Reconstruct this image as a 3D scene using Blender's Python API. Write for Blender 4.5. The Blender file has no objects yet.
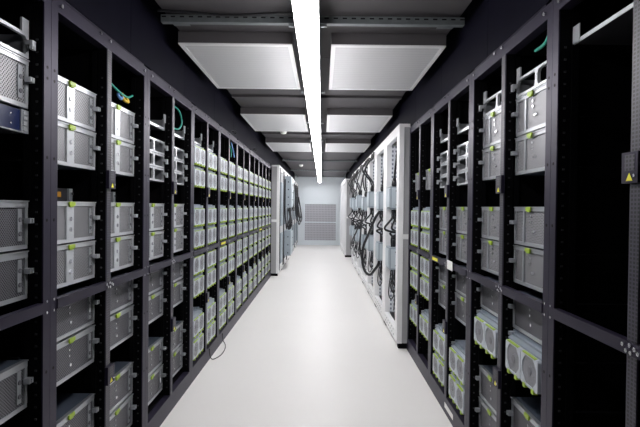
import bpy, bmesh, math, random
from mathutils import Matrix, Vector
random.seed(7)
D = bpy.data
SC = bpy.context.scene
COL = SC.collection

# ------------------------------------------------------------------ camera
F = 500.0                      # focal length in pixels of a 640x427 frame
CAM_Z = 1.40
PITCH, ROLL = 0.0127, math.radians(0.65)
VPX, VPY = 322.0, 207.0        # where the aisle runs to
cd = D.cameras.new('camera'); cam = D.objects.new('camera', cd); COL.objects.link(cam)
fwd = Vector((0, math.cos(PITCH), -math.sin(PITCH))); up0 = Vector((0, math.sin(PITCH), math.cos(PITCH))); r0 = Vector((1, 0, 0))
rr = r0*math.cos(ROLL) + up0*math.sin(ROLL); uu = up0*math.cos(ROLL) - r0*math.sin(ROLL)
M3 = Matrix((rr, uu, -fwd)).transposed()
cam.matrix_world = Matrix.Translation((0, 0, CAM_Z)) @ M3.to_4x4()
cd.sensor_width = 36.0; cd.lens = F*36/640; cd.clip_start = 0.02; cd.clip_end = 100
Yd = Vector((0, 1, 0)); xc, yc, zc = Yd.dot(rr), Yd.dot(uu), Yd.dot(fwd)
cd.shift_x = (320 + F*xc/zc - VPX)/640
cd.shift_y = (VPY - 213.5 + F*yc/zc)/640
SC.camera = cam

# ------------------------------------------------------------------ world, exposure
w = D.worlds.new('world'); SC.world = w; w.use_nodes = True
w.node_tree.nodes['Background'].inputs[0].default_value = (0.10, 0.11, 0.14, 1)
w.node_tree.nodes['Background'].inputs[1].default_value = 0.05
SC.view_settings.view_transform = 'Standard'; SC.view_settings.look = 'None'
SC.view_settings.gamma = 1.0; SC.view_settings.use_curve_mapping = False
SC.view_settings.exposure = 1.25
LAMP = 13.0                    # emission of the strip lights' diffusers

# ------------------------------------------------------------------ materials
def mat(name, col, rough=0.5, metal=0.0, noise=0.0, nscale=30.0, coat=0.0, spec=0.5, bump=0.0):
    m = D.materials.new(name); m.use_nodes = True
    nt = m.node_tree; b = nt.nodes['Principled BSDF']
    b.inputs['Roughness'].default_value = rough; b.inputs['Metallic'].default_value = metal
    b.inputs['Coat Weight'].default_value = coat; b.inputs['Coat Roughness'].default_value = 0.08
    b.inputs['Specular IOR Level'].default_value = spec
    b.inputs['Base Color'].default_value = (*col, 1)
    if noise or bump:
        tc = nt.nodes.new('ShaderNodeTexCoord'); n = nt.nodes.new('ShaderNodeTexNoise')
        n.inputs['Scale'].default_value = nscale; n.inputs['Detail'].default_value = 4
        nt.links.new(tc.outputs['Object'], n.inputs['Vector'])
        if noise:
            r = nt.nodes.new('ShaderNodeMix'); r.data_type = 'RGBA'
            r.inputs['A'].default_value = (*[c*(1-noise) for c in col], 1)
            r.inputs['B'].default_value = (*[min(1, c*(1+noise)) for c in col], 1)
            nt.links.new(n.outputs['Fac'], r.inputs['Factor']); nt.links.new(r.outputs['Result'], b.inputs['Base Color'])
        if bump:
            bp = nt.nodes.new('ShaderNodeBump'); bp.inputs['Strength'].default_value = bump; bp.inputs['Distance'].default_value = 0.002
            nt.links.new(n.outputs['Fac'], bp.inputs['Height']); nt.links.new(bp.outputs['Normal'], b.inputs['Normal'])
    return m

def grid_mat(name, col, hole, pitch, duty, rough=0.45, metal=0.0, axes='YZ', rot=0.0, pitch2=None, duty2=None):
    """sheet punched with a regular grid of small holes (object space)"""
    m = mat(name, col, rough, metal); nt = m.node_tree; b = nt.nodes['Principled BSDF']
    tc = nt.nodes.new('ShaderNodeTexCoord'); mp = nt.nodes.new('ShaderNodeMapping')
    mp.inputs['Rotation'].default_value = (rot, 0, 0) if axes == 'YZ' else (0, 0, rot)
    nt.links.new(tc.outputs['Object'], mp.inputs['Vector'])
    sp = nt.nodes.new('ShaderNodeSeparateXYZ'); nt.links.new(mp.outputs['Vector'], sp.inputs[0])
    masks = []
    for k, ax in enumerate(axes):
        p = pitch if k == 0 or pitch2 is None else pitch2
        d = duty if k == 0 or duty2 is None else duty2
        a = nt.nodes.new('ShaderNodeMath'); a.operation = 'DIVIDE'; a.inputs[1].default_value = p
        f = nt.nodes.new('ShaderNodeMath'); f.operation = 'FRACT'
        g = nt.nodes.new('ShaderNodeMath'); g.operation = 'LESS_THAN'; g.inputs[1].default_value = d
        nt.links.new(sp.outputs[ax], a.inputs[0]); nt.links.new(a.outputs[0], f.inputs[0]); nt.links.new(f.outputs[0], g.inputs[0])
        masks.append(g)
    mu = nt.nodes.new('ShaderNodeMath'); mu.operation = 'MULTIPLY'
    nt.links.new(masks[0].outputs[0], mu.inputs[0]); nt.links.new(masks[1].outputs[0], mu.inputs[1])
    mx = nt.nodes.new('ShaderNodeMix'); mx.data_type = 'RGBA'
    mx.inputs['A'].default_value = (*col, 1); mx.inputs['B'].default_value = (*hole, 1)
    nt.links.new(mu.outputs[0], mx.inputs['Factor']); nt.links.new(mx.outputs['Result'], b.inputs['Base Color'])
    return m

M = {}
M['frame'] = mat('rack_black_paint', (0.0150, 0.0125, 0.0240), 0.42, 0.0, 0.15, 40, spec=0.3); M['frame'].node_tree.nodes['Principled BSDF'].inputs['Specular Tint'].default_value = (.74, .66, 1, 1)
M['inner'] = mat('rack_inner_shaded_black', (0.0018, 0.0018, 0.0024), 0.6, 0.0, 0.2, 20, spec=0.08)  # shaded copy of the rack paint: the dimness inside is put into the colour
M['tabs'] = mat('tab_grey', (0.016, 0.016, 0.019), 0.5)
M['hole'] = mat('hole_black', (0.002, 0.002, 0.002), 0.9)
M['perf'] = grid_mat('punched_post', (0.050, 0.045, 0.066), (0.002, 0.004, 0.005), 0.0149, 0.62, 0.45, pitch2=0.0115, duty2=0.58)
M['bolt'] = mat('bolt_steel', (0.75, 0.75, 0.78), 0.25, 0.9)
M['alu'] = mat('brushed_aluminium', (0.46, 0.48, 0.51), 0.33, 0.55, 0.08, 60)
M['alu_lt'] = mat('bright_aluminium', (0.60, 0.62, 0.65), 0.3, 0.35, 0.05, 60)
M['mesh'] = grid_mat('mesh_front', (0.40, 0.40, 0.42), (0.03, 0.03, 0.033), 0.0098, 0.62, 0.45, 0.4, rot=math.radians(45))
M['mesh_dk'] = grid_mat('mesh_front_dark', (0.18, 0.18, 0.20), (0.015, 0.015, 0.018), 0.0085, 0.62, 0.45, 0.4, rot=math.radians(45))
M['cover'] = mat('server_cover_blue_grey', (0.09, 0.11, 0.15), 0.4, 0.5, 0.08, 15)
M['hood'] = mat('fan_hood_grey', (0.27, 0.31, 0.37), 0.38, 0.3, 0.05, 30)
M['fanw'] = mat('fan_housing_pale', (0.52, 0.56, 0.61), 0.42, 0.05, 0.05, 40)
M['grille'] = grid_mat('fan_grille_mesh', (0.34, 0.35, 0.38), (0.05, 0.05, 0.056), 0.007, 0.6, 0.5, 0.3, rot=math.radians(30))
M['hub'] = mat('fan_hub', (0.16, 0.16, 0.18), 0.5)
M['lime'] = mat('lime_plastic', (0.36, 0.52, 0.035), 0.4, 0, 0.1, 40)
M['yellow'] = mat('yellow_sticker', (0.85, 0.78, 0.03), 0.5)
M['orange'] = mat('orange_label', (0.42, 0.20, 0.02), 0.5)
M['red'] = mat('red_plastic', (0.85, 0.10, 0.05), 0.4)
M['navy'] = mat('navy_front', (0.008, 0.016, 0.07), 0.3, 0.0, 0.2, 12)
M['devgrey'] = mat('device_grey', (0.035, 0.035, 0.04), 0.45, 0.2, 0.1, 20)
M['white'] = mat('cabinet_white', (0.88, 0.88, 0.885), 0.35, 0, 0.02, 8)
M['cabgrey'] = mat('cabinet_side_grey', (0.40, 0.40, 0.41), 0.45, 0, 0.03, 8)
M['cabin'] = mat('cabinet_inner_grey', (0.50, 0.54, 0.60), 0.5, 0, 0.08, 6)
M['slot'] = grid_mat('slotted_white', (0.72, 0.74, 0.78), (0.20, 0.22, 0.27), 0.05, 0.6, 0.45, axes='XZ', pitch2=0.05, duty2=0.5)
M['box'] = mat('socket_box_grey', (0.31, 0.36, 0.40), 0.42, 0, 0.05, 20)
M['lidgrey'] = mat('socket_lid_grey', (0.50, 0.56, 0.60), 0.4, 0, 0.04, 20)
M['rubber'] = mat('cable_rubber', (0.012, 0.012, 0.015), 0.42, 0, 0.2, 50)
M['green_c'] = mat('cable_teal', (0.01, 0.30, 0.22), 0.45)
M['yellow_c'] = mat('cable_yellow', (0.75, 0.50, 0.03), 0.45)
M['blue_c'] = mat('cable_blue', (0.10, 0.25, 0.55), 0.45)
M['floor'] = mat('epoxy_floor', (0.82, 0.805, 0.785), 0.42, 0, 0.02, 1.3, spec=0.2, bump=0.04)
M['ceil'] = mat('ceiling_dark_grey', (0.060, 0.055, 0.060), 0.6, 0, 0.15, 3)
M['void'] = mat('void_black', (0.006, 0.006, 0.008), 0.8, 0, 0.2, 3)
M['bulk'] = mat('bulkhead_dark', (0.0075, 0.0072, 0.0135), 0.5, 0, 0.2, 6, spec=0.015)
M['galv'] = mat('galvanised_steel', (0.22, 0.24, 0.25), 0.4, 0.6, 0.25, 25)
M['wall'] = mat('wall_pale_blue', (0.84, 0.90, 0.94), 0.5, 0, 0.02, 2)
M['darkwall'] = mat('wall_dark', (0.05, 0.05, 0.06), 0.7, 0, 0.1, 2)
M['vent'] = grid_mat('vent_mesh', (0.52, 0.52, 0.56), (0.30, 0.30, 0.33), 0.055, 0.5, 0.6, axes='XZ', pitch2=0.085, duty2=0.62)
M['panel'] = mat('panel_face_white', (0.65, 0.65, 0.665), 0.4, 0, 0.03, 6)
M['panelrim'] = mat('panel_rim_white', (0.88, 0.88, 0.89), 0.3)
M['panelbox'] = mat('panel_housing_grey', (0.085, 0.078, 0.083), 0.5, 0, 0.1, 10)
M['lampbody'] = mat('lamp_body_white', (0.75, 0.75, 0.76), 0.4)
M['plastic'] = mat('white_plastic', (0.82, 0.81, 0.78), 0.35)
def emit(name, col, s):
    m = D.materials.new(name); m.use_nodes = True; nt = m.node_tree; nt.nodes.remove(nt.nodes['Principled BSDF'])
    e = nt.nodes.new('ShaderNodeEmission'); e.inputs[0].default_value = (*col, 1); e.inputs[1].default_value = s
    nt.links.new(e.outputs[0], nt.nodes['Material Output'].inputs[0]); return m
M['lamp'] = emit('lamp_diffuser', (1.0, 0.985, 1.0), LAMP)
# fine ripple on the white ceiling panels' faces
def ripple(m, scale, strength):
    nt = m.node_tree; b = nt.nodes['Principled BSDF']
    tc = nt.nodes.new('ShaderNodeTexCoord'); wv = nt.nodes.new('ShaderNodeTexWave'); wv.bands_direction = 'Y'
    wv.inputs['Scale'].default_value = scale; wv.inputs['Distortion'].default_value = 1.2; wv.inputs['Detail'].default_value = 1
    bp = nt.nodes.new('ShaderNodeBump'); bp.inputs['Strength'].default_value = strength; bp.inputs['Distance'].default_value = 0.004
    nt.links.new(tc.outputs['Object'], wv.inputs['Vector']); nt.links.new(wv.outputs['Fac'], bp.inputs['Height']); nt.links.new(bp.outputs['Normal'], b.inputs['Normal'])
ripple(M['panel'], 6.0, 0.35)

# ------------------------------------------------------------------ mesh helpers
class MB:
    def __init__(s): s.v = []; s.f = []; s.smooth = False
    def box(s, x0, x1, y0, y1, z0, z1):
        n = len(s.v)
        s.v += [(x0,y0,z0),(x1,y0,z0),(x1,y1,z0),(x0,y1,z0),(x0,y0,z1),(x1,y0,z1),(x1,y1,z1),(x0,y1,z1)]
        s.f += [tuple(n+i for i in q) for q in ((0,3,2,1),(4,5,6,7),(0,1,5,4),(1,2,6,5),(2,3,7,6),(3,0,4,7))]
        return s
    def prism(s, pts, x0, x1):
        """polygon of (y,z), counter-clockwise seen from +x, extruded x0..x1"""
        n = len(s.v); k = len(pts)
        s.v += [(x0, p[0], p[1]) for p in pts] + [(x1, p[0], p[1]) for p in pts]
        s.f.append(tuple(n+i for i in reversed(range(k)))); s.f.append(tuple(n+k+i for i in range(k)))
        for i in range(k):
            j = (i+1) % k; s.f.append((n+i, n+j, n+k+j, n+k+i))
        return s
    def disc_x(s, y, z, r, x0, x1, k=10):
        return s.prism([(y+r*math.cos(2*math.pi*i/k), z+r*math.sin(2*math.pi*i/k)) for i in range(k)], x0, x1)
    def ring_plate(s, outer, inner, x0, x1):
        """plate with a hole: outer and inner loops of (y,z) with equal counts"""
        n = len(s.v); k = len(outer)
        for x in (x0, x1):
            s.v += [(x, *p) for p in outer] + [(x, *p) for p in inner]
        for i in range(k):
            j = (i+1) % k
            a, b = n+2*k, n+3*k
            s.f.append((a+i, a+j, b+j, b+i)); s.f.append((n+i, n+k+i, n+k+j, n+j))
            s.f.append((n+i, n+j, a+j, a+i)); s.f.append((n+k+i, b+i, b+j, n+k+j))
        return s
    def lathe_z(s, prof, cx=0, cy=0, k=16):
        n = len(s.v); s.smooth = True
        for r, z in prof:
            s.v += [(cx+r*math.cos(2*math.pi*i/k), cy+r*math.sin(2*math.pi*i/k), z) for i in range(k)]
        for a in range(len(prof)-1):
            for i in range(k):
                j = (i+1) % k; s.f.append((n+a*k+i, n+a*k+j, n+(a+1)*k+j, n+(a+1)*k+i))
        s.f.append(tuple(n+i for i in reversed(range(k)))); s.f.append(tuple(n+(len(prof)-1)*k+i for i in range(k)))
        return s
    def tube(s, pts, r, k=7, sub=6):
        s.smooth = True
        P = [Vector(p) for p in pts]; Q = []
        for i in range(len(P)-1):
            p0 = P[max(i-1, 0)]; p1 = P[i]; p2 = P[i+1]; p3 = P[min(i+2, len(P)-1)]
            for q in range(sub):
                t = q/sub
                Q.append(0.5*((2*p1) + (p2-p0)*t + (2*p0-5*p1+4*p2-p3)*t*t + (3*p1-p0-3*p2+p3)*t**3))
        Q.append(P[-1]); n = len(s.v); prev = None
        for i, q in enumerate(Q):
            d = (Q[min(i+1, len(Q)-1)] - Q[max(i-1, 0)]).normalized()
            a = prev - d*prev.dot(d) if prev else (Vector((1, 0, 0)) if abs(d.x) < .8 else Vector((0, 1, 0)))
            a = (a - d*a.dot(d)).normalized(); prev = a; b = d.cross(a)
            s.v += [tuple(q + a*r*math.cos(2*math.pi*j/k) + b*r*math.sin(2*math.pi*j/k)) for j in range(k)]
        for i in range(len(Q)-1):
            for j in range(k):
                l = (j+1) % k; s.f.append((n+i*k+j, n+i*k+l, n+(i+1)*k+l, n+(i+1)*k+j))
        s.f.append(tuple(n+j for j in reversed(range(k)))); s.f.append(tuple(n+(len(Q)-1)*k+j for j in range(k)))
        return s
    def mesh(s, name, m):
        me = D.meshes.new(name); me.from_pydata(s.v, [], s.f); me.update()
        if s.smooth:
            for p in me.polygons: p.use_smooth = len(p.vertices) == 4
        me.materials.append(M[m]); return me
    def build(s, name, m, parent=None, loc=None):
        return link(name, s.mesh(name, m), parent, loc)

def link(name, data, parent=None, loc=None):
    o = D.objects.new(name, data); COL.objects.link(o)
    if parent: o.parent = parent
    if loc: o.location = loc
    return o
def tag(o, label, cat, group=None, kind=None):
    o['label'] = label; o['category'] = cat
    if group: o['group'] = group
    if kind: o['kind'] = kind
    return o
def thing(name, label, cat, loc=(0, 0, 0), rz=0.0, group=None):
    o = link(name, None); o.empty_display_size = 0.1; o.location = loc; o.rotation_euler = (0, 0, rz)
    return tag(o, label, cat, group)
def struct(o, label=None):
    o['kind'] = 'structure'
    if label: o['label'] = label
    return o
def B(*a): return MB().box(*a)
ORD = ['', 'first', 'second', 'third', 'fourth', 'fifth', 'sixth', 'seventh', 'eighth', 'ninth', 'tenth']

# ------------------------------------------------------------------ dimensions
XL, XR = -1.01, 0.856           # front planes of the two rack rows
W = 1.017                      # rack pitch
Y0 = 1.862                     # a rack boundary of the long row
Y0R = 1.880                    # and of the short row
YEND = 18.35
RT = 2.185                     # rack top
CZ = 2.50                      # ceiling
CX = -0.065                    # aisle centre line
DEP = 0.95
TOPS = [CAM_Z + h for h in (0.515, 0.334, 0.012, -0.168, -0.383, -0.564, -0.888, -1.069)]
SH = 0.174                     # a four-unit server's height
PW = 0.048                     # front post width
BAY = [(0.052, 0.484), (0.533, 0.965)]   # clear bays between posts
REC = 0.055                    # servers stand back from the rack's front plane

# ------------------------------------------------------------------ room shell
YN = -2.6
struct(B(-2.1, 2.1, YN, YEND+0.1, -0.08, 0).build('floor', 'floor'), 'glossy white epoxy floor of the aisle')
struct(B(-2.2, -2.1, YN, YEND, 0, 3.2).build('wall_left', 'darkwall'))
struct(B(2.1, 2.2, YN, YEND, 0, 3.2).build('wall_right', 'darkwall'))
struct(B(-2.2, 2.2, YN-0.1, YN, 0, 3.2).build('wall_rear', 'darkwall'))
struct(B(-2.2, 2.2, YN, YEND+.1, 3.2, 3.3).build('ceiling', 'void'), 'black void above the hung ceiling')
wb = struct(B(-2.2, 2.2, YEND, YEND+0.12, 0, 3.2).build('wall_back', 'wall'), 'pale blue end wall of the aisle')
B(-.95, .85, YEND-.012, YEND-.001, 0, .10).build('skirting', 'wall', wb)
# hung ceiling: dark grey planks across the aisle
hc = struct(link('ceiling_canopy', None), 'dark grey hung ceiling above the aisle')
yy = YN + .1; i = 0
while yy < YEND:
    y1 = min(yy + 1.24, YEND - .005)
    B(-.845, .845, -(y1-yy)/2+.004, (y1-yy)/2-.004, 0, .03).build('panel', 'ceil', hc, (CX, (yy+y1)/2, CZ)); yy += 1.24; i += 1
for y in (4.95, 7.45):
    struct(B(-.84, .84, 0, .05, -.022, 0).build('trim_1' if y < 5 else 'trim_2', 'ceil', None, (CX, y, CZ)))
# bulkheads over both rows, one panel per rack
for nm, x, s in (('trim_3', XL, -1), ('trim_4', XR, 1)):
    e = struct(link(nm, None), 'dark bulkhead above the rack row')
    k = -4
    while True:
        ya = 2.645 + k*W
        if ya > YEND - .2: break
        y1 = min(ya + W - .004, YEND - .005)
        B(min(s*.006, s*.03), max(s*.006, s*.03), 0, y1-ya, 0, 0.94).build('panel', 'bulk', e, (x, ya, RT+0.016)); k += 1

# ------------------------------------------------------------------ strip lights
def strip_light(y0, L, idx, last):
    t = thing('strip_light', f'white linear strip light, {idx} from the end wall', 'strip light', (CX-.02, y0, 2.27), 0, 'strip lights along the aisle')
    MB().box(-.052, .050, .004, L-.004, 0, .035).build('diffuser', 'lamp', t)
    MB().box(-.06, .06, .004, L-.004, .0352, .07).build('housing', 'lampbody', t)
    MB().box(-.10, .10, L-.03, L-.015, .0702, .085).build('bracket', 'galv', t)
    for a in (.25, L-.25):
        B(-.006, .006, a-.006, a+.006, .0702, CZ-2.27-.0005).build('hanger', 'galv', t)
LSEG = 1.52; n = 11
for k in range(n):
    strip_light(17.85 - (k+1)*LSEG, LSEG, ORD[k+1] if k < 10 else 'eleventh', k == 0)

# ------------------------------------------------------------------ hung white ceiling panels
def hung_panel(xa, xb, y0, L, label):
    t = thing('ceiling_panel', label, 'ceiling panel', ((xa+xb)/2, y0, 2.42), 0, 'white panels hung under the ceiling')
    h = (xb-xa)/2
    B(-h, h, 0, L, .008, .0785).build('housing', 'panelbox', t)
    MB().box(-h, h, 0, .035, 0, .0078).box(-h, h, L-.035, L, 0, .0078).box(-h, -h+.028, .035, L-.035, 0, .0078).box(h-.028, h, .035, L-.035, 0, .0078).build('rim', 'panelrim', t)
    B(-h+.0281, h-.0281, .0351, L-.0351, .003, .0078).build('face', 'panel', t)
for j, (y, L) in enumerate(((3.17, 1.19), (5.58, 1.22), (8.06, 1.22))):
    o = ['third', 'second', 'first'][j]
    hung_panel(-.92, -.20, y, L, f'white hung ceiling panel over the long row side, {o} counted from end wall')
    hung_panel(.047, .772, y, L, f'white hung ceiling panel over the short row side, {o} counted from end wall')
# galvanised struts under the ceiling
def strut(y, label, z=2.445, h=.042):
    t = thing('ceiling_strut', label, 'strut', (CX, y, z), 0, 'galvanised struts across the ceiling')
    MB().box(-.865, .865, 0, .004, 0, h).box(-.865, .865, .004, .04, 0, .004).box(-.865, .865, .036, .04, .004, h).build('channel', 'galv', t)
    m = MB()
    for k in range(34): m.box(-.86+k*.0515, -.835+k*.0515, -.0006, 0, h*.62, h*.8)
    o = m.build('slots', 'hole', t); o['kind'] = 'stuff'
    for s in (-1, 1):
        MB().prism([(0, h+.001), (.05, h+.001), (.22, CZ-z-.001), (.15, CZ-z-.001)], s*.80-.05, s*.80+.05).build('end_bracket', 'galv', t)
strut(2.86, 'slotted galvanised strut with end brackets, in front of the hung panels')
strut(11.5, 'galvanised strut between the hung panels and the end wall strut')
strut(14.6, 'galvanised strut across the ceiling close to the end wall')
def detector(x, y, label):
    t = thing('smoke_detector', label, 'smoke detector', (x, y, CZ), 0, 'smoke detectors')
    MB().lathe_z([(.055, -.016), (.058, -.008), (.058, -.0005)]).build('base', 'plastic', t)
    MB().lathe_z([(.018, -.052), (.036, -.046), (.046, -.030), (.048, -.0165)]).build('dome', 'plastic', t)
detector(-.57, 7.25, 'white domed smoke detector on the ceiling behind a hung panel')
detector(-.56, 13.1, 'white domed smoke detector on the ceiling between two galvanised struts')
# slack black cable lying along the first strut
m = MB().tube([(-.93, 2.80, 2.485), (-.75, 2.80, 2.478), (-.55, 2.80, 2.462), (-.35, 2.80, 2.470), (-.2, 2.80, 2.480), (-.12, 2.80, 2.484)], .008)
tag(m.build('strut_cable', 'rubber'), 'slack black cable slung along the slotted ceiling strut', 'cable')

# ------------------------------------------------------------------ racks
def rack_meshes():
    P = []
    z0, zt = 0.115, RT - .056
    P.append(('post', B(-.006, 0, 0, PW-.002, .0, RT).mesh('post', 'frame'), {})); P.append(('channel', B(-.05, -.0062, .001, PW-.004, 0, RT).mesh('channel', 'inner'), {}))  # channel: same paint as the post, coloured darker for its shaded sides
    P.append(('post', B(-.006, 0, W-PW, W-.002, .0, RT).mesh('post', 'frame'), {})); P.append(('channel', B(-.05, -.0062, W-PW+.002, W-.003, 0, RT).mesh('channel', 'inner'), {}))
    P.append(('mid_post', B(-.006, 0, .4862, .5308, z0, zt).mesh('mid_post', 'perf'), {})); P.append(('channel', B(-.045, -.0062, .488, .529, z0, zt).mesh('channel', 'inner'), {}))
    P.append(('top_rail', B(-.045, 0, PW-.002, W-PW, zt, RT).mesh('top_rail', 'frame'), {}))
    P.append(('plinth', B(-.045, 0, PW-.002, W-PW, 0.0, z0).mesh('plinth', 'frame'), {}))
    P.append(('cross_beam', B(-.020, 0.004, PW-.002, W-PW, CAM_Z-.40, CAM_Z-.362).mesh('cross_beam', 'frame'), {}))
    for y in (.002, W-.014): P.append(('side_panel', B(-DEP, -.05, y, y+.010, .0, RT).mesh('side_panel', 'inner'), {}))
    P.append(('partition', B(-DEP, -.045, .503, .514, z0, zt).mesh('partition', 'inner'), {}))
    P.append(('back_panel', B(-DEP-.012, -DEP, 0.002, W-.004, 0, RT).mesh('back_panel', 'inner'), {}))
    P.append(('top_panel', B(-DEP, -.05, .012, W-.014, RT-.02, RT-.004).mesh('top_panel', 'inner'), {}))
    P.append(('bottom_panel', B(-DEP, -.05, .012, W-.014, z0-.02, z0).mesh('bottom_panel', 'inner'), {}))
    m = MB()
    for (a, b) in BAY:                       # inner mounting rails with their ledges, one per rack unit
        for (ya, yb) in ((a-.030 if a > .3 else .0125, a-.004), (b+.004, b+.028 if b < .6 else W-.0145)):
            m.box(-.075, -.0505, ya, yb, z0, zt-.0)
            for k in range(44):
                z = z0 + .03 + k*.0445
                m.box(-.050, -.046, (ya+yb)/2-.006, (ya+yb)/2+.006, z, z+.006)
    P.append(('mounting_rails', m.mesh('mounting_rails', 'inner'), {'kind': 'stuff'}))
    m = MB()                                  # small tabs up the sides of the bays, one per rack unit
    for k in range(42):
        z = z0 + .05 + k*.0445
        for (ya, yb) in ((PW-.004, PW), (.483, .4878), (.5292, .534), (W-PW-.002, W-PW+.0018)):
            m.box(-.030, -.022, ya, yb, z, z+.007)
    P.append(('rail_tabs', m.mesh('rail_tabs', 'tabs'), {'kind': 'stuff'}))
    m = MB()                                  # bolt heads: beam crossing, beam ends, rail ends
    zb = CAM_Z - .381
    for (y, z) in ((.475, zb+.006), (.492, zb-.008), (.508, zb+.010), (.513, zb-.010), (.53, zb+.004), (.545, zb-.004)): m.disc_x(y, z, .0065, .0042, .008, 8)
    for (y, z) in ((.06, RT-.03), (W-.062, RT-.03), (.5, RT-.016), (.40, RT-.014)): m.disc_x(y, z, .008, .0002, .010, 8)
    for y in (.022, W-.026):
        for z in (zb-.02, zb+.022): m.disc_x(y, z, .005, .0002, .003, 8)
    P.append(('bolts', m.mesh('bolts', 'bolt'), {'kind': 'stuff'}))
    m = MB()
    for y in (.022, W-.026):
        for h in (.50, .46, .17, -.06, -.62, -.95): m.disc_x(y, CAM_Z+h, .006, .0001, .0007, 8)
    P.append(('post_holes', m.mesh('post_holes', 'hole'), {'kind': 'stuff'}))
    P.append(('edge_strip', B(-.02, .002, .06, W-.06, RT+.001, RT+.006).mesh('edge_strip', 'frame'), {}))
    return P
RACKP = rack_meshes()
latch_me = MB().box(.0005, .016, -.036, .036, 0, .085).mesh('latch_box', 'frame')
latch_perf = MB().box(.0162, .0168, -.022, .022, .034, .078).mesh('grid', 'perf')
stick_me = MB().prism([(-.014, .006), (.014, .006), (0, .028)], .0162, .0172).mesh('sticker', 'yellow')
screw_me = MB().disc_x(.022, .02, .005, .0162, .019, 8).mesh('screw', 'bolt')
def runner_mesh(tops):
    m = MB()
    for (a, b) in BAY:
        for zt_ in tops:
            m.box(-.80, -.08, a-.003, a+.016, zt_-SH-.005, zt_-SH-.0006)
            m.box(-.80, -.08, b-.016, b+.003, zt_-SH-.005, zt_-SH-.0006)
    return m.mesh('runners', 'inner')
RUN_ALL, RUN_LOW = runner_mesh(TOPS), runner_mesh(TOPS[2:])
def rack(side, k, label):
    """side -1: long row on the left; +1: short row on the right.  k-th rack beyond the common boundary Y0 (k=-1 stands beside the camera)"""
    y = (Y0 if side < 0 else Y0R) + k*W
    t = thing('server_rack', label, 'server rack', (XL, y, 0) if side < 0 else (XR, y+W-.002, 0), 0 if side < 0 else math.pi, 'racks of the long row' if side < 0 else 'racks of the short row')
    for nm, me, pr in RACKP:
        o = link(nm, me, t)
        for a, b in pr.items(): o[a] = b
    o = link('runners', RUN_LOW if k == 1 else RUN_ALL, t); o['kind'] = 'stuff'
    for z in (CAM_Z+.075, CAM_Z-.85):
        l = link('latch_box', latch_me, t, (0, .5085, z)); link('sticker', stick_me, l); link('grid', latch_perf, l); link('screw', screw_me, l)
    return t
RACKS = {}
NL, NR = 8, 3
def rk(side, k): return (f'{ORD[NL-k]} rack from white cabinets, long row' if side < 0 else f'{ORD[NR-k]} rack from white cabinets, short row')
for k in range(-1, NL): RACKS[-1, k] = rack(-1, k, f'black open-front server rack, {rk(-1,k)}')
for k in range(-1, NR): RACKS[1, k] = rack(1, k, f'black open-front server rack, {rk(1,k)}')

def place(name, parts, side, k, bay, ztop_or_base, label, cat, group=None):
    """put a device into a bay: parts are (name, mesh, parent index or None) in bay coordinates, x forward, y across, z up from its base"""
    r = RACKS[side, k]
    y = BAY[bay][0]
    zb = ztop_or_base
    loc = (r.location.x - REC*(1 if side < 0 else -1), r.location.y + y*(1 if side < 0 else -1), zb)
    t = thing(name, label, cat, loc, r.rotation_euler.z, group)
    made = []
    for nm, me, par in parts:
        made.append(link(nm, me, t if par is None else made[par]))
    return t
def bayname(side, bay):
    # in the long row bay 1 lies towards the white cabinets; the short row is turned round
    return 'cabinet-side bay' if (bay == 1) == (side < 0) else 'open-side bay'
BW = BAY[0][1] - BAY[0][0]     # 0.432
g = .004; SW = BW - 2*g        # server width

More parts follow.
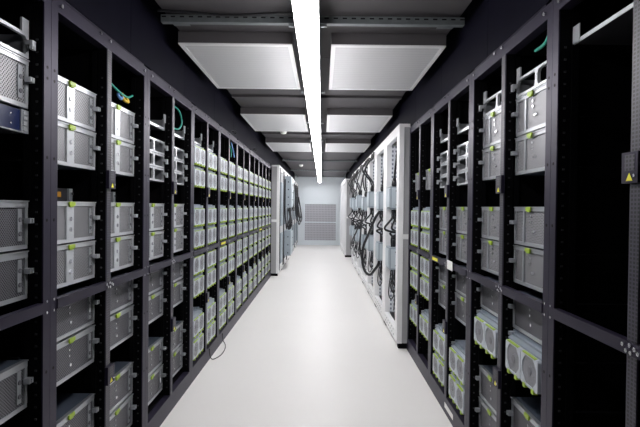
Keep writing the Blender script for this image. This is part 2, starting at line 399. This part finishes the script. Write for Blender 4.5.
# --- server, three faces
def server_parts(kind):
    P = []
    y0, y1, H = g, g+SW, SH
    P.append(('body', B(-.70, -.012, y0, y1, 0, H-.001).mesh('body', 'cover'), None))
    lt = 'alu_lt' if kind == 'wide' else 'alu'
    top = .020 if kind != 'plain' else .026
    m = MB().box(-.012, .004, y0, y1, H-top, H-.001).box(-.012, .002, y0, y1, 0, .015)
    m.box(-.012, .003, y0, y0+.016, .015, H-top).box(-.012, .003, y1-.016, y1, .015, H-top)
    m.box(-.012, .008, y0, y1, H-.005, H-.001)
    P.append(('bezel', m.mesh('bezel', lt), None))
    mm = 'mesh' if kind != 'plain' else 'mesh_dk'
    dv = {'wide': (.165, .225), 'narrow': (.105, .122), 'plain': None}[kind]
    if dv:
        P.append(('mesh_panel', B(-.012, -.002, y0+.016, dv[0], .015, H-top).mesh('mesh_panel', mm), None))
        P.append(('mesh_panel', B(-.012, -.002, dv[1], y1-.016, .015, H-top).mesh('mesh_panel', mm), None))
        P.append(('divider', B(-.012, .004, dv[0], dv[1], .015, H-top).mesh('divider', lt), None))
    else:
        P.append(('mesh_panel', B(-.012, -.002, y0+.016, y1-.016, .015, H-top).mesh('mesh_panel', mm), None))
    tc = {'wide': .195, 'narrow': .180, 'plain': .20}[kind]
    m = MB().box(.0081, .014, tc-.024, tc+.024, H-.018, H-.002).box(.0042, .012, tc-.014, tc+.014, H-.024, H-.0182)
    P.append(('release_tab', m.mesh('release_tab', 'lime'), None))
    kz = {'wide': ((.195, .055, .010), (.195, .10, .010)), 'narrow': ((.19, .13, .006), (.19, .105, .006), (.21, .065, .006), (.225, .067, .005)), 'plain': ((.195, .12, .005), (.195, .095, .005), (.205, .055, .007))}[kind]
    for (a, z, r) in kz: P.append(('thumb_screw', MB().disc_x(a, z, r, -.0018 if kind != 'wide' else .0042, .004 if kind != 'wide' else .008, 9).mesh('thumb_screw', 'bolt'), None))
    st = MB().box(-.002, .003, y1-.060, y1-.036, .03, H-.03)
    P.append(('port_strip', st.mesh('port_strip', 'alu'), None))
    for z in (.055, .105): P.append(('port', MB().disc_x(y1-.048, z, .0085, .0032, .006, 9).mesh('port', 'hub'), None))
    for s in (0, 1):
        yc = y0 + .002 if s == 0 else y1 - .002
        a, b = (yc-.002, yc+.024) if s == 0 else (yc-.024, yc+.002)
        P.append(('latch', MB().box(.0031, .026, a, b, .092, .110).box(.012, .030, a+.010, b-.010, .094, .108).mesh('latch', lt), None))
    return P
SRV = {k: server_parts(k) for k in ('wide', 'narrow', 'plain')}
SDESC = {'wide': 'silver mesh server with light centre strip', 'narrow': 'silver mesh server with narrow strip', 'plain': 'dark mesh server'}

# --- twin fan unit
def octo(cy, cz, r, c=.38):
    a = r; b = r*c
    return [(cy+a, cz-b), (cy+a, cz+b), (cy+b, cz+a), (cy-b, cz+a), (cy-a, cz+b), (cy-a, cz-b), (cy-b, cz-a), (cy+b, cz-a)]
def fan_parts():
    P = []
    y0, y1 = g, g+SW
    P.append(('body', B(-.70, 0, y0, y1, 0, SH-.001).mesh('body', 'hood'), None))
    h = MB()                                       # ridged sloping hood in front of the body
    n0 = len(h.v)
    for (ya, yb) in ((y0+.03, y1-.03),):
        h.v += [(0, ya, SH-.012), (.034, ya, SH-.030), (.034, ya, SH-.038), (0, ya, SH-.038), (0, yb, SH-.012), (.034, yb, SH-.030), (.034, yb, SH-.038), (0, yb, SH-.038)]
        h.f += [(0, 1, 2, 3), (7, 6, 5, 4), (0, 4, 5, 1), (1, 5, 6, 2), (2, 6, 7, 3), (3, 7, 4, 0)]
    h.box(.012, .018, y0+.03, y1-.03, SH-.020, SH-.010)
    P.append(('hood', h.mesh('hood', 'hood'), None))
    P.append(('latch', MB().box(.0002, .026, y0+.004, y0+.02, .146, .164).mesh('latch', 'alu_lt'), None))
    P.append(('latch', MB().box(.0002, .026, y1-.02, y1-.004, .146, .164).mesh('latch', 'alu_lt'), None))
    fw, fh, z0 = .168, .134, .002
    for i in range(2):
        ya = .216 - fw - .004 if i == 0 else .216 + .004
        yb = ya + fw; c = (ya+yb)/2; cz = z0 + fh/2
        fr = MB()
        ch = .026
        k8 = lambda e: [(yb, z0+e), (yb, z0+fh-e), (yb-e, z0+fh), (ya+e, z0+fh), (ya, z0+fh-e), (ya, z0+e), (ya+e, z0), (yb-e, z0)]
        outer, inner = k8(.008), k8(.040)
        ir = [(c+(p[0]-c)*.85, cz+(p[1]-cz)*.86) for p in inner]
        fr.ring_plate(outer, ir, .0005, .049)
        idx = len(P); P.append(('fan_housing', fr.mesh('fan_housing', 'fanw'), None))
        P.append(('grille', MB().prism(ir, .040, .0455).mesh('grille', 'grille'), idx))
        P.append(('hub', MB().disc_x(c, cz, .018, .0457, .0475, 10).mesh('hub', 'hub'), idx))
        P.append(('top_clip', MB().box(.040, .0515, ya+.022, yb-.022, z0+fh+.0003, z0+fh+.003).box(.0492, .0515, ya+.022, yb-.022, z0+fh-.003, z0+fh+.0003).mesh('top_clip', 'lime'), idx))
        for q in (.25, .75):
            yc = ya + fw*q
            P.append(('foot_tab', MB().box(.034, .053, yc-.011, yc+.011, z0-.012, z0-.0003).box(.0492, .053, yc-.011, yc+.011, z0-.0003, z0+.006).mesh('foot_tab', 'lime'), idx))
    return P
FAN = fan_parts()

# --- open chassis frame with two windows
def cage_parts():
    P = []; y0, y1, H = g, g+SW, .087
    b = .011; m = MB()
    for (ya, yb) in ((y0, .222), (.222, y1)):
        c = .012
        o = [(yb, 0), (yb, H), (yb, H), (ya, H), (ya, H), (ya, 0), (ya, 0), (yb, 0)]
        inn = [(yb-b, b+c), (yb-b, H-b-c), (yb-b-c, H-b), (ya+b+c, H-b), (ya+b, H-b-c), (ya+b, b+c), (ya+b+c, b), (yb-b-c, b)]
        o = [(yb, 0.0), (yb, H), (yb-.001, H), (ya+.001, H), (ya, H), (ya, 0.0), (ya+.001, 0), (yb-.001, 0)]
        m.ring_plate(o, inn, -.01, .004)
    P.append(('front_frame', m.mesh('front_frame', 'alu_lt'), None))
    P.append(('tray', MB().box(-.6, -.01, y0, y1, 0, .004).mesh('tray', 'devgrey'), None))
    for (ya, yb) in ((y0, y0+.003), (y1-.003, y1)): P.append(('side_wall', B(-.6, -.01, ya, yb, .004, H).mesh('side_wall', 'alu'), None))
    for (ya, yb) in ((y0, y0+.022), (y1-.022, y1)): P.append(('latch', MB().box(.0041, .03, ya, yb, .045, .062).box(.018, .03, ya, yb, .03, .045).mesh('latch', 'alu_lt'), None))
    return P
CAGE = cage_parts()
def stub_parts():
    P = CAGE[:]
    y0, y1, H = g, g+SW, .087
    for (ya, yb) in ((y0, y0+.04), (y1-.04, y1)): P.append(('ear', B(-.004, .004, ya, yb, H+.0004, H+.05).mesh('ear', 'alu_lt'), None))
    return P
CAGE_EAR = stub_parts()
# --- low open tray: just a bar, two cheeks and uprights
def tray_parts():
    P = []; y0, y1 = g, g+SW
    P.append(('front_bar', MB().box(-.01, .004, y0, y1, 0, .016).box(-.01, .004, y0, y0+.012, .016, .075).box(-.01, .004, y1-.012, y1, .016, .075).mesh('front_bar', 'alu_lt'), None))
    P.append(('tray', B(-.6, -.01, y0, y1, 0, .004).mesh('tray', 'devgrey'), None))
    for (ya, yb) in ((y0, y0+.003), (y1-.003, y1)): P.append(('side_wall', B(-.6, -.01, ya, yb, .004, .07).mesh('side_wall', 'alu'), None))
    for (ya, yb) in ((y0, y0+.03), (y1-.03, y1)): P.append(('ear', B(.0041, .012, ya, yb, .05, .105).mesh('ear', 'alu_lt'), None))
    return P
TRAY = tray_parts()
# --- navy two-unit device and grey device with an orange label
def navy_parts():
    y0, y1, H = g, g+SW, .082
    P = [('body', B(-.6, -.008, y0, y1, 0, H).mesh('body', 'devgrey'), None), ('front_plate', B(-.008, 0, y0+.03, y1-.045, .004, H-.004).mesh('front_plate', 'navy'), None)]
    P.append(('bracket', MB().box(-.008, .004, y1-.045, y1, 0, H).box(-.008, .004, y0, y0+.03, 0, H).box(-.008, .004, y0+.03, y1-.045, 0, .0038).mesh('bracket', 'alu'), None))
    for k in range(4): P.append(('port', B(.0042, .008, y1-.035, y1-.014, .008+k*.019, .020+k*.019).mesh('port', 'alu_lt'), None))
    P.append(('screws', MB().disc_x(y1-.10, .025, .004, .0002, .003, 8).disc_x(y1-.10, .058, .004, .0002, .003, 8).mesh('screws', 'bolt'), None))
    return P
NAVY = navy_parts()
def grey_parts():
    P = [('body', B(-.45, -.10, .09, .40, 0, .058).mesh('body', 'devgrey'), None), ('label_plate', B(-.0998, -.096, .21, .31, .018, .042).mesh('label_plate', 'orange'), None)]
    P.append(('bracket', B(-.0998, -.09, .37, .40, .0, .058).mesh('bracket', 'alu'), None)); P.append(('knob', MB().disc_x(.385, .035, .008, -.0898, -.082, 9).mesh('knob', 'bolt'), None))
    return P
GREY = grey_parts()
def shelf_parts():
    y0, y1 = g, g+SW
    P = [('tray', B(-.7, 0, y0, y1, 0, .004).mesh('tray', 'devgrey'), None), ('front_lip', B(.0002, .004, y0, y1, -.002, .012).mesh('front_lip', 'alu_lt'), None)]
    for (ya, yb) in ((y0, y0+.045), (y1-.045, y1)): P.append(('ear', B(.0042, .008, ya, yb, .0, .062).mesh('ear', 'alu_lt'), None))
    return P
SHELF = shelf_parts()

def slotname(i): return ORD[i+1] + ' slot from top'
def put_server(side, k, bay, s, kind):
    place('server', SRV[kind], side, k, bay, TOPS[s]-SH, f'{ {"wide":"wide-strip","narrow":"narrow-strip","plain":"dark"}[kind] } mesh server, {slotname(s)}, {bayname(side,bay)}, {rk(side,k)}', 'server', 'mesh servers in the ' + ('long row' if side < 0 else 'short row'))
def put_fan(side, k, bay, s):
    place('fan_unit', FAN, side, k, bay, TOPS[s]-SH, f'twin-fan unit, {slotname(s)}, {bayname(side,bay)}, {rk(side,k)}', 'fan unit', 'twin-fan units in the ' + ('long row' if side < 0 else 'short row'))
def put_cages(side, k, bay, zs):
    for i, z in enumerate(zs):
        place('chassis_frame', CAGE, side, k, bay, CAM_Z+z, f'empty silver two-window frame, {ORD[i+1]} in stack, {bayname(side,bay)}, {rk(side,k)}', 'chassis frame', 'empty silver chassis frames')

# long row
for bay in (1,):
    place('chassis_frame', CAGE_EAR, -1, -1, bay, TOPS[0]+.005, f'open silver frame on a mesh server above a navy device, {bayname(-1,bay)}', 'chassis frame', 'empty silver chassis frames')
    put_server(-1, -1, bay, 0, 'wide')
    place('navy_device', NAVY, -1, -1, bay, TOPS[0]-SH-.090, 'dark navy device in silver bracket directly below a mesh server', 'network device')
    put_server(-1, -1, bay, 2, 'plain'); put_server(-1, -1, bay, 3, 'plain'); put_server(-1, -1, bay, 5, 'plain')
for bay in (0, 1):
    for s in (0, 1, 2, 3): put_server(-1, 0, bay, s, 'wide')
    for s in (4, 5, 6, 7): put_server(-1, 0, bay, s, 'plain')
    for s in (2, 3): put_server(-1, 1, bay, s, 'wide')
    for s in (4, 5, 6, 7): put_server(-1, 1, bay, s, 'plain')
    put_cages(-1, 1, bay, (.335, .245, .155))
    place('open_tray', TRAY, -1, 1, bay, CAM_Z+.50, f'low open silver tray, {bayname(-1,bay)}, {rk(-1,1)}', 'tray', 'open silver trays')
    for k in (0, 1):
        if bay == 0 or k == 0:
            place('labelled_device', GREY, -1, k, bay, TOPS[2]+.0005, f'dark grey device with orange label, {bayname(-1,bay)}, {rk(-1,k)}', 'network device', 'orange-labelled devices')
    for k in range(2, NL):
        for s in range(8): put_fan(-1, k, bay, s)
    place('open_tray', TRAY, -1, 2, bay, TOPS[0]+.004, f'low open silver tray on a twin-fan unit, {bayname(-1,bay)}', 'tray', 'open silver trays')
# short row
for bay in (0, 1):
    for s in (0, 1, 2, 3): put_server(1, 0, bay, s, 'narrow')
    for s in (4, 6, 7): put_server(1, 0, bay, s, 'plain')
    put_fan(1, 0, bay, 5)
    place('chassis_frame', CAGE_EAR, 1, 0, bay, TOPS[0]+.005, f'open silver eared frame, {bayname(1,bay)}, {rk(1,0)}', 'chassis frame', 'empty silver chassis frames')
    for s in (2, 3): put_server(1, 1, bay, s, 'narrow')
    for s in (4, 5): put_server(1, 1, bay, s, 'plain')
    for s in (6, 7): put_fan(1, 1, bay, s)
    put_cages(1, 1, bay, (.335, .245, .155))
    place('open_tray', TRAY, 1, 1, bay, CAM_Z+.50, f'low open silver tray, {bayname(1,bay)}, {rk(1,1)}', 'tray', 'open silver trays')
    for s in (2, 3, 4, 5, 6): put_fan(1, 2, bay, s)
    put_server(1, 2, bay, 1, 'narrow')
place('shelf', SHELF, 1, -1, 0, CAM_Z+.60, 'bare metal shelf with upright ears in an otherwise empty rack', 'shelf')

# beam labels
def beam_label(side, k, y0, y1, m, nm='beam_label'):
    r = RACKS[side, k]; B(.0042, .0052, y0, y1, CAM_Z-.392, CAM_Z-.370).build(nm, m, r)
beam_label(-1, 3, .10, .32, 'yellow'); beam_label(-1, 6, .12, .40, 'yellow'); beam_label(1, 1, .08, .25, 'yellow')
B(.009, .012, .56, .69, CAM_Z-.405, CAM_Z-.345).build('paper_label', 'plastic', RACKS[1, 1])
B(.0006, .0016, .50, .72, .04, .075).build('plinth_label', 'plastic', RACKS[1, 1])

# loose cables in the racks
def cable(name, pts, r, m, label, group=None, cat='cable'):
    return tag(MB().tube(pts, r).build(name, m), label, cat, group)
cable('earth_cable', [(-1.10, 2.40, 2.10), (-1.07, 2.45, 2.03), (-1.05, 2.55, 1.985), (-1.05, 2.68, 1.975), (-1.05, 2.76, 2.00)], .006, 'green_c', 'teal earth cable sagging in a rack top above wide-strip servers')
cable('plug_cable', [(-1.06, 2.64, 1.985), (-1.055, 2.635, 1.965), (-1.05, 2.66, 1.950), (-1.05, 2.70, 1.955), (-1.055, 2.68, 1.975)], .008, 'yellow_c', 'yellow patch plug hanging from the teal cable')
cable('plug_cable', [(-1.06, 2.60, 1.985), (-1.055, 2.58, 1.965), (-1.05, 2.60, 1.950), (-1.05, 2.62, 1.960)], .008, 'blue_c', 'blue patch plug hanging from the teal cable')
cable('earth_cable', [(-1.09, 3.44, 2.11), (-1.03, 3.56, 2.08), (-1.02, 3.62, 2.00), (-1.03, 3.56, 1.94), (-1.06, 3.46, 1.95)], .006, 'green_c', 'teal cable curled in a rack top above an open silver tray')
for k, (mm, dz) in enumerate((('yellow_c', 0), ('green_c', .02), ('blue_c', -.02))):
    cable('patch_cable', [(-1.07+.03*k, 5.45+.04*k, 2.10), (-1.05+.025*k, 5.52+.04*k, 2.03+dz), (-1.04+.02*k, 5.55+.04*k, 1.99), (-1.05+.03*k, 5.54+.04*k, 1.945)], .007, mm, f'{mm.split("_")[0]} patch cable hanging in a rack top above twin-fan units'.replace('green', 'teal'), 'patch cables in the long row')
cable('earth_cable', [(.892, 1.955, 2.12), (.886, 1.99, 2.075), (.890, 2.04, 2.066), (.895, 2.12, 2.070)], .007, 'green_c', 'green earth cable in a rack top above an open silver frame')
cable('earth_cable', [(.908, 1.95, 2.127), (.906, 1.955, 2.10), (.906, 1.97, 2.078)], .006, 'yellow_c', 'yellow earth cable end beside the green one in a rack top')
cable('earth_cable', [(.93, 2.98, 2.10), (.92, 3.06, 2.085), (.92, 3.14, 2.09)], .007, 'green_c', 'short green cable in a rack top above open trays')
cable('floor_cable', [(-1.003, 4.50, .11), (-.995, 4.51, .03), (-.97, 4.53, .006), (-.93, 4.66, .006), (-.93, 4.85, .006), (-.96, 5.02, .006), (-.992, 5.08, .03), (-1.003, 5.09, .10)], .0045, 'rubber', 'thin dark cable looped on the floor at the rack plinth')
for i, y in enumerate((5.5, 7.2, 9.3)):
    cable('cable_hook', [(-.995, y, RT+.03), (-.97, y, RT+.04), (-.955, y+.03, RT+.03), (-.965, y+.05, RT+.02), (-.98, y+.05, RT+.018)], .006, 'rubber', f'black cable hook on the bulkhead of the long row, {["third","second","first"][i]} from white cabinets', 'cable hooks on the bulkhead', 'hook')

# ------------------------------------------------------------------ white cable cabinets
MOD = 1.09
def cabinet(side, xf, y, label, deep=.55, top=2.20, group=None, gap_strips=False):
    """white open cabinet module; front plane at |x| = xf, near end at y"""
    t = thing('cable_cabinet', label, 'cabinet', (side*xf, y, 0), 0, group)
    def bx(m, d0, d1, ya, yb, za, zb):
        a, b = side*d0, side*d1; return m.box(min(a, b), max(a, b), ya, yb, za, zb)
    L = MOD - .004; pw = .14
    bx(MB(), .0, .05, 0, pw, .055, top).build('post', 'white', t)
    bx(MB(), .0, .06, L-pw, L, .055, top).build('post', 'white', t)
    bx(MB(), deep-.06, deep, 0, .06, .055, top).build('post', 'white', t)
    bx(MB(), deep-.06, deep, L-.06, L, .055, top).build('post', 'white', t)
    bx(MB(), .0, deep, 0, L, top+.0003, top+.03).build('roof', 'white', t)
    bx(MB(), 0, .05, pw, L-pw, top-.07, top).build('header', 'white', t)
    bx(MB(), 0, .05, pw, L-pw, .055, .17).build('sill', 'white', t)
    bx(MB(), .0502, deep-.0602, .012, .022, .055, top).build('side_panel', 'cabgrey', t)
    bx(MB(), .0502, deep-.0602, .004, .030, CAM_Z-.31, CAM_Z-.26).build('side_bar', 'white', t)
    bx(MB(), .0602, .20, L-pw, L-pw+.02, .17, top-.07).build('slotted_strip', 'slot', t)
    bx(MB(), .22, .235, .022, L, .055, top).build('back_panel', 'cabin', t)
    for k in range(3): bx(MB(), .16, .2199, pw+.08+k*.24, pw+.16+k*.24, .18, top-.08).build('cable_duct', 'slot', t)
    for a, b in ((.02, .10), (L-.10, L-.02)): bx(MB(), .02, .5, a, b, 0, .0548).build('foot', 'inner', t)
    m = MB()
    for k in range(6): bx(m, -.003, -.0002, pw+.06+k*.13, pw+.075+k*.13, .09, .105); bx(m, -.003, -.0002, pw+.10+k*.13, pw+.115+k*.13, .135, .15)
    o = m.build('sill_bolts', 'galv', t); o['kind'] = 'stuff'
    if gap_strips:
        for ya in (pw-.03, L-.06): bx(MB(), -.012, -.0002, ya, ya+.05, .10, top-.02).build('gap_shade_strip', 'devgrey', t)  # dark strips added to stand for the shaded gaps between modules
        bx(MB(), -.02, -.0003, .32, .82, 1.0, 1.9).build('hinged_panel', 'box', t)
        bx(MB(), -.02, -.0003, .32, .82, .22, .85).build('hinged_panel', 'box', t)
    return t
def socket_box(side, x0, x1, y0, y1, z0, z1, label, group):
    t = thing('socket_box', label, 'socket box', (side*x0, y0, z0), 0, group)
    a, b = sorted((0, side*(x1-x0)))
    B(a, b, 0, y1-y0, 0, z1-z0).build('casing', 'box', t)
    a2, b2 = sorted((-side*.012, -side*.0004))
    B(a2, b2, .02, y1-y0-.02, .02, z1-z0-.02).build('lid', 'lidgrey', t)
    B(a+.014, b-.014, -.006, -.0004, .016, z1-z0-.016).build('end_plate', 'lidgrey', t)
    m = MB()
    for zz in (.04, z1-z0-.055):
        m.box((a+b)/2-.007, (a+b)/2+.007, -.011, -.0062, zz, zz+.014)
    m.build('screws', 'devgrey', t)
    return t
def plug(side, x, y, z0, z1, label, group):
    return tag(MB().lathe_z([(.020, z0), (.030, z0+.02), (.030, z0+(z1-z0)*.5), (.016, z1)], side*x, y, 10).build('power_plug', 'rubber'), label, 'plug', group)

XC = .755; YC0 = 4.94
NC = 7
DPT = ['nearest the aisle', 'middle of three', 'deepest of three']
for i in range(NC):
    y = YC0 + i*MOD
    nth = ORD[i+1]
    cabinet(1, XC, y, f'white open cable cabinet, {nth} from the short rack row', group='white cabinets beside the short rack row')
    yb1 = y + MOD - .17; yb0 = yb1 - .30
    dz = (0, -.02, .015, -.045, .01, -.05, .0)[i]; zu0, zu1 = 1.385+dz, 1.635+dz; zl0, zl1 = .71+dz, .955+dz
    off = .0 if i < 2 else (-.03 if i < 4 else -.06)
    socket_box(1, XC+.005+off, XC+.135, yb0, yb1, zu0, zu1, f'grey upper socket box in the {nth} white cabinet from the short rack row', 'grey socket boxes')
    socket_box(1, XC+.005+off, XC+.135, yb0, yb1, zl0, zl1, f'grey lower socket box in the {nth} white cabinet from the short rack row', 'grey socket boxes')
    npl = 1 if i == 0 else 2
    for q in range(npl):
        xx = XC + .055 + off + .045*q; yv = yb0 + .06 + .12*q
        plug(1, xx, yv, zu1+.0005, zu1+.10, f'black power plug on the upper socket box, {["aisle-side", "inner"][q]} one, {nth} white cabinet', 'black power plugs')
        if i < 2:
            pts = [(xx, yv, zu1+.102), (xx+.005, yv-.01, zu1+.18), (xx+.015, yv-.06, zu1+.34), (xx+.035, yv-.12, 2.10), (xx+.05, yv-.14, 2.17)]
        else:
            xx -= .012; pts = [(xx, yv, zu1+.102), (xx-.03, yv-.03, zu1+.17), (xx-.06-.05*(i % 3), yv-.22-.10*q, zu1+.32), (xx-.04-.03*(i % 3), yv-.46-.08*q, zu1+.46), (XC-.034, yv-.60+.1*q, 2.10), (XC-.020, yv-.62+.12*q, 2.195)]
        cable('power_cable', pts, .0125, 'rubber', f'black cable rising from the upper socket box, {["aisle-side", "inner"][q]} one, {nth} white cabinet', 'black power cables')
    if 2 <= i <= 5:      # cables swung across towards the next cabinet
        cable('power_cable', [(XC-.065, yb0-.30, 2.12), (XC-.105, yb0-.10, 1.98), (XC-.115, yb0+.25, 1.86), (XC-.11, yb0+.55, 1.76), (XC-.10, yb0+.85, 1.71)], .0115, 'rubber', f'black power cable slanting down across the {nth} white cabinet', 'black power cables')
    for q in range(3):   # cables hanging between the boxes
        xx = XC + .035 + off + .032*q; yv = yb0 + .05 + .09*q
        sw = (.09, -.07, .05)[q] * (1 if i % 2 else -1)
        cable('power_cable', [(xx, yv, zu0-.008), (xx-.005, yv-.01, zu0-.10), (xx+sw, yv-.05, zu0-.22), (xx-sw*.6, yv-.02, zl1+.16), (xx, yv, zl1+.11), (xx, yv, zl1+(.084 if q == 1 else .006))], .0125, 'rubber', f'black cable between the socket boxes, {DPT[q]}, {nth} white cabinet, short-row side', 'black power cables')
        plug(1, xx, yv, zl1+.0005, zl1+.08, f'black power plug on the lower socket box, {nth} white cabinet', 'black power plugs') if q == 1 else None
    for q in range(3):   # leads and loops under the lower box
        xx = XC + .03 + off + .034*q; yv = yb0 + .06 + .08*q
        zz = zl0 - .30 + .06*q
        cable('power_cable', [(xx, yv, zl0-.010), (xx-.01, yv-.01, zl0-.10), (xx-.03, yv-.05, zz+.04), (xx-.01, yv-.10, zz-.02), (xx+.025, yv-.07, zz+.03), (xx+.02, yv, zz+.12), (xx+.03, yv+.05, zl0-.06), (xx+.03, yv+.06, zl0-.010)], .009 if q else .007, 'rubber', f'black lead looped under the lower socket box, {DPT[q]}, {nth} white cabinet', 'black looped leads')
# two big slack loops swinging out in front of the second and third cabinet
yl = YC0 + 2*MOD
cable('power_cable', [(XC+.045, yl-.215, 1.351), (XC-.02, yl-.20, 1.25), (XC-.09, yl-.08, 1.04), (XC-.155, yl+.05, .84), (XC-.165, yl+.08, .64), (XC-.13, yl+.04, .49), (XC-.065, yl-.06, .45), (XC-.015, yl-.16, .53), (XC+.03, yl-.215, .61), (XC+.045, yl-.215, .673)], .019, 'rubber', 'thick black cable in a big slack loop before the third white cabinet', 'big slack cable loops')
yl += MOD
cable('power_cable', [(XC-.075, yl+.05, 1.36), (XC-.085, yl+.2, 1.15), (XC-.08, yl+.5, .90), (XC-.08, yl+.62, .68), (XC-.05, yl+.52, .50), (XC-.075, yl+.2, .62), (XC-.075, yl-.25, .74)], .015, 'rubber', 'thick black cable in a slack loop before the fourth white cabinet', 'big slack cable loops')
yl += MOD
cable('power_cable', [(XC-.10, yl-.30, 1.05), (XC-.13, yl-.10, .92), (XC-.17, yl+.1, .80), (XC-.16, yl+.3, .70), (XC-.12, yl+.5, .74), (XC-.10, yl+.7, .86)], .014, 'rubber', 'black cable sagging low into the aisle before the fifth white cabinet', 'big slack cable loops')
# thin lead lying down the first cabinet
cable('thin_lead', [(XC+.03, 5.45, .72), (XC+.02, 5.40, .55), (XC+.05, 5.46, .40), (XC+.055, 5.55, .26)], .006, 'rubber', 'thin black lead hanging down inside the first white cabinet')

# far white cabinet group on the short-row side, standing further into the aisle
for i in range(3):
    cabinet(1, .64, 14.0+i*MOD, f'white cabinet standing out near the end wall, {["third","second","first"][i]} from the wall', group='white cabinets near the end wall', top=2.17)
# long-row side groups
for i in range(4):
    y = Y0 + NL*W + .02 + i*MOD
    cabinet(-1, .86, y, f'white open cable cabinet, {ORD[i+1]} beyond the long rack row', group='white cabinets beyond the long rack row', gap_strips=True)
for i in range(3):
    y = 14.92 + i*MOD
    cabinet(-1, .88, y, f'white cable cabinet opposite the jutting ones, {["third","second","first"][i]} from the end wall', group='white cabinets opposite the jutting ones', gap_strips=True)
def dist_column(y0, y1, x0, z0, z1, label, lamp=False):
    t = thing('distribution_box', label, 'distribution box', (-x0, y0, z0), 0, 'grey distribution boxes')
    B(-.135, 0, 0, y1-y0, 0, z1-z0).build('casing', 'box', t)
    n = max(2, int((z1-z0)/.17))
    for k in range(n):
        a = .02 + k*(z1-z0-.02)/n
        B(.0003, .012, .03, y1-y0-.03, a, a+(z1-z0-.02)/n-.02).build('lid', 'lidgrey', t)
        B(-.07, -.045, -.006, -.0003, a+.03, a+.055).build('screw', 'devgrey', t)
    if lamp: MB().lathe_z([(.03, .0005), (.03, .03), (.018, .05)], -.05, .05, 12).build('pilot_lamp', 'red', t)
    return t
YLc = Y0 + NL*W + .02
dist_column(YLc+1.20, YLc+1.95, .70, 1.38, 2.08, 'tall grey distribution box with red lamp, beyond the long rack row', True)
dist_column(YLc+1.20, YLc+1.95, .70, .30, .86, 'low grey distribution box below the red-lamped one', False)
for q in range(4):
    yv = YLc + 1.25 + q*.15
    plug(-1, .74, yv, 1.29, 1.379, f'black plug under the tall grey distribution box, {ORD[q+1]} from the long rack row', 'plugs under the tall distribution box')
    cable('power_cable', [(-.74, yv, 1.30), (-.72, yv-.03, 1.15), (-.76+.02*q, yv-.08, 1.0), (-.74, yv, .882)], .014, 'rubber', f'black cable between the two stacked grey distribution boxes, {ORD[q+1]} from the long rack row', 'cables between the distribution boxes')
cable('power_cable', [(-.80, YLc+.85, 2.0), (-.80, YLc+.80, 1.6), (-.81, YLc+.95, 1.25), (-.80, YLc+1.15, 1.02), (-.79, YLc+1.25, .90)], .014, 'rubber', 'black cable running down beside the stacked distribution boxes')
cable('power_cable', [(-.72, YLc+1.98, 1.45), (-.70, YLc+2.05, 1.32), (-.68, YLc+2.2, 1.34), (-.74, YLc+2.5, 1.55), (-.80, YLc+2.8, 1.9), (-.84, YLc+2.9, 2.1)], .018, 'rubber', 'black cable arching from the tall distribution box to the next cabinet')
for q, (yv, zlo) in enumerate(((15.3, .95), (15.8, .85), (16.4, 1.02), (17.0, .9))):
    cable('power_cable', [(-.85, yv, 2.1), (-.82, yv+.05, 1.7), (-.80, yv+.1, 1.2), (-.74, yv+.2, zlo), (-.70, yv+.35, zlo+.08), (-.74, yv+.45, zlo+.4), (-.82, yv+.4, 1.75)], .018, 'rubber', f'black cable loop on the white cabinets opposite the jutting ones, {["fourth","third","second","first"][q]} from end wall', 'cable loops near the end wall')

# ------------------------------------------------------------------ return-air grille in the end wall
t = thing('return_air_grille', 'large grey mesh return-air grille in pale frame on the end wall', 'grille', (-.055, YEND, .18), 0)
wv_, hv = .57, 1.32
MB().box(-wv_-.07, -wv_, -.04, -.0005, -.06, hv+.07).box(wv_, wv_+.07, -.04, -.0005, -.06, hv+.07).box(-wv_, wv_, -.04, -.0005, hv, hv+.07).box(-wv_, wv_, -.04, -.0005, -.06, 0).build('frame', 'wall', t)
for a, b in ((.0, hv/2-.02), (hv/2+.02, hv)): B(-wv_+.0005, wv_-.0005, -.02, -.0005, a+.001, b-.001).build('mesh_panel', 'vent', t)
B(-wv_+.0005, wv_-.0005, -.038, -.0005, hv/2-.0195, hv/2+.0195).build('mid_bar', 'wall', t)
